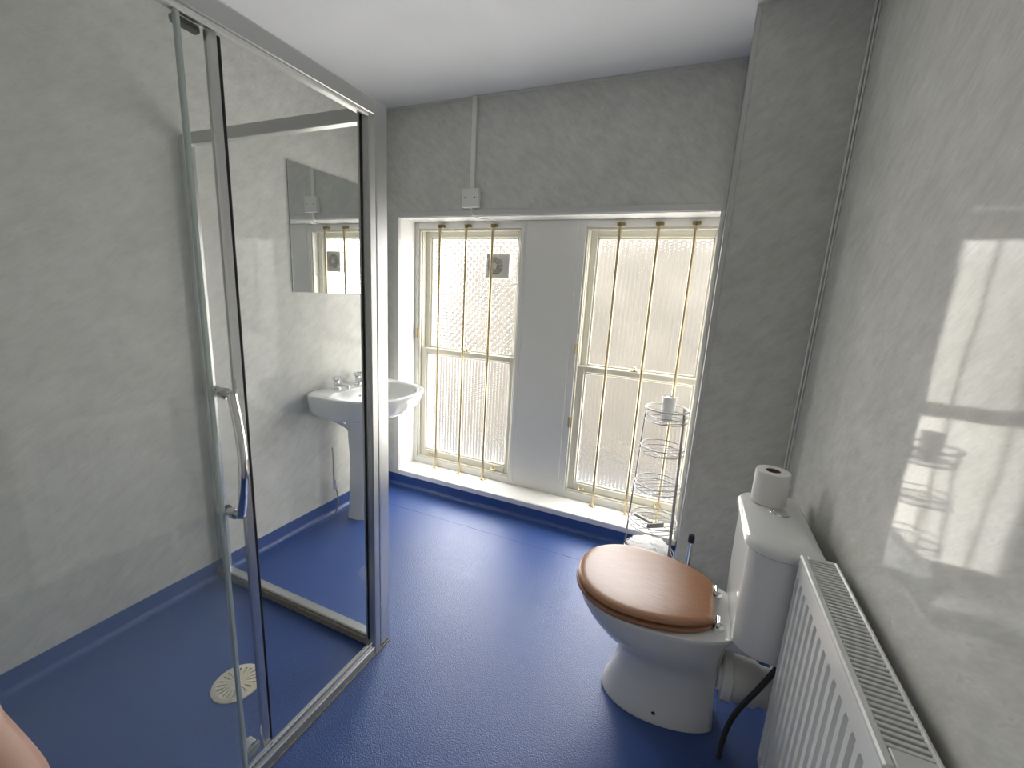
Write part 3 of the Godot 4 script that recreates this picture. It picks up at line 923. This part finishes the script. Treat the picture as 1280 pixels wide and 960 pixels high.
# ---------------------------------------------------------------- radiator
func radiator() -> void:
	var z0 := -1.141
	var z1 := -0.622
	var o := thing("radiator", "white panel radiator with vertical flutes and a slatted top grille", "radiator", V3(0.340, 0.12, 0))
	var H := 0.63
	var xf := -0.040      # front sheet
	# fluted front sheet: outline in plan swept up, flutes end short of the top and bottom
	var zs := []
	var ribs := 15
	var pitch := (z1 - z0) / ribs
	var prof := PackedVector2Array()
	for i in ribs:
		var a := z0 + pitch * i
		for q in [[0.0, 0.0], [0.22, 0.0], [0.36, 1.0], [0.64, 1.0], [0.78, 0.0]]:
			prof.append(Vector2(q[1], a + pitch * q[0]))
	prof.append(Vector2(0.0, z1))
	var ys := [[0.0, 0.012, 0.0], [0.006, 0.004, 0.0], [0.014, 0.0, 0.0], [0.040, 0.0, 0.0], [0.052, 0.0, 1.0], [H - 0.062, 0.0, 1.0], [H - 0.050, 0.0, 0.0], [H - 0.016, 0.0, 0.0], [H - 0.006, 0.004, 0.0], [H, 0.012, 0.0]]
	var g := geo()
	var dent := 0.010
	for i in ys.size() - 1:
		for j in prof.size() - 1:
			var P := func(yy, pp) -> Vector3:
				return V3(xf + yy[1] + dent * pp.x * yy[2], yy[0], pp.y)
			g.quad(P.call(ys[i], prof[j]), P.call(ys[i], prof[j + 1]), P.call(ys[i + 1], prof[j + 1]), P.call(ys[i + 1], prof[j]))
	part("front_panel", g, M.rad, o, 30.0)
	part("back_panel", geo().span(V3(0.022, 0.01, z0 + 0.004), V3(0.030, H - 0.012, z1 - 0.004), 0.003), M.rad, o)
	var fins := geo()
	for i in 36:
		var fz := lerpf(z0 + 0.018, z1 - 0.018, i / 35.0)
		fins.span(V3(-0.026, 0.05, fz - 0.0005), V3(0.020, H - 0.045, fz + 0.0005))
	part("convector_fins", fins, M.rad, o)
	# side covers
	for z in [z0 - 0.001, z1 + 0.001]:
		part("side_cover", geo().span(V3(xf + 0.002, 0.012, z - 0.004), V3(0.034, H - 0.002, z + 0.004), 0.003), M.rad, o)
	# grille frame and slats
	var f := geo()
	f.span(V3(xf - 0.0005, H - 0.010, z0 - 0.004), V3(xf + 0.014, H + 0.002, z1 + 0.004), 0.003)
	f.span(V3(0.027, H - 0.008, z0 - 0.004), V3(0.036, H + 0.002, z1 + 0.004), 0.003)
	f.span(V3(xf + 0.014, H - 0.006, z0 - 0.004), V3(0.027, H + 0.002, z0 + 0.012), 0.002)
	f.span(V3(xf + 0.014, H - 0.006, z1 - 0.030), V3(0.027, H + 0.002, z1 + 0.004), 0.002)
	part("grille_frame", f, M.rad, o)
	var n := 42
	var za := z0 + 0.012
	var step := (z1 - 0.030 - za) / n
	var slat := geo().span(V3(xf + 0.012, H - 0.008, -step * 0.28), V3(0.029, H, step * 0.28), 0.001).mesh()
	for i in n:
		var s := MeshInstance3D.new()
		s.name = "grille_slat"
		s.mesh = slat
		s.material_override = M.rad
		s.position.z = za + step * (i + 0.5)
		o.add_child(s, true)
	for z in [z0 + 0.10, z1 - 0.10]:
		part("bracket", geo().span(V3(0.030, 0.10, z - 0.015), V3(XR - 0.340, 0.50, z + 0.015), 0.002), M.rad, o)
	# valve and pipe under the far end
	var v := geo().tube([V3(0.0, 0.02, z0 + 0.03), V3(0.0, -0.119, z0 + 0.03)], 0.008, 12)
	v.tube([V3(0.0, -0.050, z0 + 0.03), V3(0.0, -0.010, z0 + 0.03)], 0.015, 14)
	part("valve", v, M.plastic, o)

# ---------------------------------------------------------------- rack
func circle_path(r: float, y: float, n := 40) -> Array:
	var o := []
	for j in n:
		var a := TAU * j / n
		o.append(V3(cos(a) * r, y, -sin(a) * r))
	return o

func rack() -> void:
	var C := V3(-0.082, 0.0, -2.075)
	var o := thing("wire_rack", "tall tapered chrome wire rack with round tiers below the beaded window", "rack", C)
	var rad := func(y: float) -> float:
		return lerpf(0.122, 0.092, y / 0.84)
	var legs := [PI * 0.97, -PI * 0.20, PI * 0.22]
	for a in legs:
		for k in [-0.035, 0.035]:
			var p := []
			for i in 25:
				var y := 0.012 + 0.835 * i / 24.0
				var r: float = rad.call(y) + 0.003
				p.append(V3(cos(a + k) * r, y, -sin(a + k) * r))
			part("leg", geo().tube(p, 0.0038, 7), M.wire, o)
		var r0: float = rad.call(0.0) + 0.003
		part("foot", geo().lathe([[0.0, 0.0005], [0.011, 0.0005], [0.011, 0.014], [0.007, 0.020], [0.0, 0.020]], 14, Transform3D(Basis(), V3(cos(a) * r0, 0, -sin(a) * r0))), M.black, o)
	for y in [0.790, 0.635, 0.450, 0.255, 0.085]:
		var tier := Node3D.new()
		tier.name = "tier"
		o.add_child(tier, true)
		var r: float = rad.call(y)
		part("rim", geo().tube(circle_path(r, y + 0.026), 0.0027, 6, true), M.wire, tier)
		part("base_ring", geo().tube(circle_path(r, y), 0.0027, 6, true), M.wire, tier)
		for i in 5:
			var d := (i - 2) * r * 0.36
			var l := sqrt(r * r - d * d)
			var q := Basis(Vector3.UP, 0.6)
			part("cross_wire", geo().tube([q * V3(-l, y, d), q * V3(l, y, d)], 0.0019, 6), M.wire, tier)
		for i in 2:
			var d := (i - 0.5) * r * 0.8
			var l := sqrt(r * r - d * d)
			var q := Basis(Vector3.UP, 0.6)
			part("cross_wire", geo().tube([q * V3(d, y - 0.003, -l), q * V3(d, y - 0.003, l)], 0.0019, 6), M.wire, tier)
	part("top_hoop", geo().tube(circle_path(0.096, 0.846), 0.0048, 8, true), M.white_grey, o)
	part("hook", geo().tube([V3(-0.125, 0.06, 0.03), V3(-0.150, 0.075, 0.04), V3(-0.165, 0.072, 0.045), V3(-0.175, 0.055, 0.05)], 0.003, 7), M.wire, o)
	# tumbler on the top tier
	var y := 0.7925
	var cup := thing("toothbrush_tumbler", "white toothbrush tumbler with holes in its lid on the top rack tier", "tumbler", C + V3(0.004, y, 0.012))
	part("cup", geo().lathe([[0.0, 0.0], [0.025, 0.0], [0.026, 0.003], [0.032, 0.108], [0.033, 0.112], [0.032, 0.114], [0.030, 0.112], [0.029, 0.106], [0.024, 0.005], [0.0, 0.005]], 32), M.white_gloss, cup)
	for a in [0.4, 0.4 + PI / 2]:
		part("divider", geo().box(Vector3.ZERO, V3(0.060, 0.005, 0.016), 0.0015), M.white_gloss, cup).transform = Transform3D(Basis(Vector3.UP, a), V3(0, 0.1095, 0))
	# squeegee on the fourth tier
	var sq := thing("squeegee", "small grey plastic squeegee lying on a lower rack tier", "squeegee", C + V3(0.0, 0.2580, 0.0))
	part("handle", geo().box(Vector3.ZERO, V3(0.105, 0.014, 0.020), 0.004), M.grey_plastic, sq).transform = Transform3D(Basis(Vector3.UP, -0.55), V3(-0.045, 0.012, 0.0))
	part("blade", geo().box(Vector3.ZERO, V3(0.090, 0.022, 0.008), 0.002), M.grey_plastic, sq).transform = Transform3D(Basis(Vector3.UP, 0.62), V3(0.018, 0.014, 0.045))
	# bag on the lowest tier
	var g := geo()
	var nz := noise(91, 14.0, 3)
	var rings := []
	for i in 25:
		var v := PI * i / 24.0
		var r := PackedVector3Array()
		for j in 48:
			var u := TAU * j / 48.0
			var d := V3(sin(v) * cos(u), -cos(v), -sin(v) * sin(u))
			var k := 0.098 * (1.0 + 0.26 * absf(nz.get_noise_3dv(d * 0.12)) + 0.05 * nz.get_noise_3dv(d * 0.5))
			r.append(V3(d.x * k, maxf(0.0, 0.030 + d.y * k * 0.36), d.z * k))
		rings.append(r)
	g.loft(rings)
	tag(part("plastic_bag", g, M.bag, self, 25.0), "crumpled white plastic bag sitting in the bottom of the wire rack", "bag")
	get_child(get_child_count() - 1).position = C + V3(0.0, 0.088, 0.0)

# ---------------------------------------------------------------- outside
func outside() -> void:
	tag(part("courtyard_wall", geo().span(V3(-3.25, -0.6, -5.4), V3(0.85, 2.15, -5.1)), M.render, self), "cream rendered courtyard wall seen blurred through the patterned glass", "wall")
	tag(part("courtyard_ground", geo().span(V3(-9.0, -0.7, -9.0), V3(8.0, -0.6, -2.72)), M.paving, self), "grey courtyard paving below the windows", "ground")

# ---------------------------------------------------------------- the hand that holds the camera
func skin_over(bones: Array, cell: float, k: float) -> Geo:   # one surface over tapered capsules [a, b, ra, rb], joined smoothly, as surface nets
	var lo := Vector3.ONE * 1e9
	var hi := -lo
	for b in bones:
		for e in [[b[0], b[2]], [b[1], b[3]]]:
			lo = lo.min(e[0] - Vector3.ONE * (e[1] + 3.0 * cell))
			hi = hi.max(e[0] + Vector3.ONE * (e[1] + 3.0 * cell))
	var n := Vector3i(((hi - lo) / cell).ceil()) + Vector3i.ONE
	var f := PackedFloat32Array()
	f.resize(n.x * n.y * n.z)
	f.fill(1.0)
	for b in bones:
		var a: Vector3 = b[0]
		var d: Vector3 = b[1] - a
		var reach: float = maxf(b[2], b[3]) + 3.0 * cell
		var i0 := Vector3i(((a.min(b[1]) - Vector3.ONE * reach - lo) / cell).floor()).clamp(Vector3i.ZERO, n - Vector3i.ONE)
		var i1 := Vector3i(((a.max(b[1]) + Vector3.ONE * reach - lo) / cell).ceil()).clamp(Vector3i.ZERO, n - Vector3i.ONE)
		var dd := d.length_squared()
		for z in range(i0.z, i1.z + 1):
			for y in range(i0.y, i1.y + 1):
				for x in range(i0.x, i1.x + 1):
					var p := lo + V3(x, y, z) * cell - a
					var t := clampf(p.dot(d) / dd, 0.0, 1.0)
					var s := (p - d * t).length() - lerpf(b[2], b[3], t)
					var at := (z * n.y + y) * n.x + x
					var o := f[at]
					var h := maxf(k - absf(o - s), 0.0) / k
					f[at] = minf(o, s) - h * h * k * 0.25
	var vert := {}
	var step := [1, n.x, n.x * n.y]
	for z in n.z - 1:
		for y in n.y - 1:
			for x in n.x - 1:
				var at := (z * n.y + y) * n.x + x
				var sum := Vector3.ZERO
				var cnt := 0
				var first := f[at] < 0.0
				var mixed := false
				for c in range(1, 8):
					if (f[at + (c & 1) * step[0] + ((c >> 1) & 1) * step[1] + ((c >> 2) & 1) * step[2]] < 0.0) != first:
						mixed = true
						break
				if not mixed:
					continue
				for c in 8:
					for ax in 3:
						if (c >> ax) & 1:
							continue
						var c2 := c | (1 << ax)
						var va := f[at + (c & 1) * step[0] + ((c >> 1) & 1) * step[1] + ((c >> 2) & 1) * step[2]]
						var vb := f[at + (c2 & 1) * step[0] + ((c2 >> 1) & 1) * step[1] + ((c2 >> 2) & 1) * step[2]]
						if (va < 0.0) != (vb < 0.0):
							var q := V3(c & 1, (c >> 1) & 1, (c >> 2) & 1)
							q[ax] += va / (va - vb)
							sum += q
							cnt += 1
				vert[at] = lo + (V3(x, y, z) + sum / cnt) * cell
	var g := geo()
	for at in vert:
		for ax in 3:
			var u: int = step[(ax + 1) % 3]
			var w: int = step[(ax + 2) % 3]
			var inside := f[at] < 0.0
			if inside == (f[at + step[ax]] < 0.0) or not (vert.has(at - u) and vert.has(at - w) and vert.has(at - u - w)):
				continue
			if inside:
				g.quad(vert[at - u - w], vert[at - w], vert[at], vert[at - u])
			else:
				g.quad(vert[at - u - w], vert[at - u], vert[at], vert[at - w])
	g.outward(0)
	return g

func hand() -> void:
	# camera axes: x right, y up, z back; only the tip of one finger reaches the picture's corner
	var b := []
	var chain := func(p: Array, r: Array) -> void:
		for i in p.size() - 1:
			b.append([p[i], p[i + 1], r[i], r[i + 1]])
	chain.call([V3(-0.040, -0.108, -0.036), V3(-0.049, -0.082, -0.046), V3(-0.060, -0.056, -0.049), V3(-0.0675, -0.0385, -0.050)], [0.0105, 0.0095, 0.0085, 0.0072])
	chain.call([V3(-0.020, -0.106, -0.032), V3(-0.018, -0.088, -0.062), V3(-0.014, -0.104, -0.082), V3(-0.012, -0.122, -0.078)], [0.0105, 0.0097, 0.0088, 0.0075])
	chain.call([V3(0.000, -0.110, -0.028), V3(0.004, -0.094, -0.056), V3(0.007, -0.110, -0.076), V3(0.007, -0.127, -0.070)], [0.0102, 0.0093, 0.0085, 0.0072])
	chain.call([V3(0.018, -0.118, -0.022), V3(0.024, -0.105, -0.044), V3(0.026, -0.118, -0.060), V3(0.025, -0.131, -0.054)], [0.0092, 0.0082, 0.0075, 0.0065])
	chain.call([V3(-0.030, -0.168, -0.010), V3(-0.054, -0.148, -0.022), V3(-0.064, -0.124, -0.040), V3(-0.056, -0.106, -0.056)], [0.0150, 0.0120, 0.0105, 0.0085])
	for e in [[-0.040, -0.108, -0.036, -0.020], [-0.020, -0.106, -0.032, -0.010], [0.000, -0.110, -0.028, 0.000], [0.018, -0.118, -0.022, 0.008]]:
		b.append([V3(e[0], e[1], e[2]), V3(e[3], -0.190, 0.008), 0.0112, 0.0165])
	chain.call([V3(-0.006, -0.188, 0.006), V3(0.000, -0.215, 0.022), V3(0.020, -0.300, 0.090), V3(0.035, -0.370, 0.150)], [0.024, 0.023, 0.032, 0.038])
	var o := part("person", skin_over(b, 0.0032, 0.007), M.skin, self, 80.0)
	tag(o, "bare hand of a person raised at the camera, one fingertip stretched out", "person")
	var c: Camera3D = get_node("camera")
	o.transform = c.transform * Transform3D(Basis(), V3(-0.0068, 0.0016, 0.0))

func _ready() -> void:
	look()
	make_materials()
	M.fan_body = mat(Color(0.70, 0.70, 0.68), 0.4)
	M.edge = mat(Color(0.52, 0.60, 0.57), 0.15, 0.3)
	room()
	windows()
	outside()
	shower()
	toilet()
	radiator()
	basin()
	rack()
	fan()
	hand()
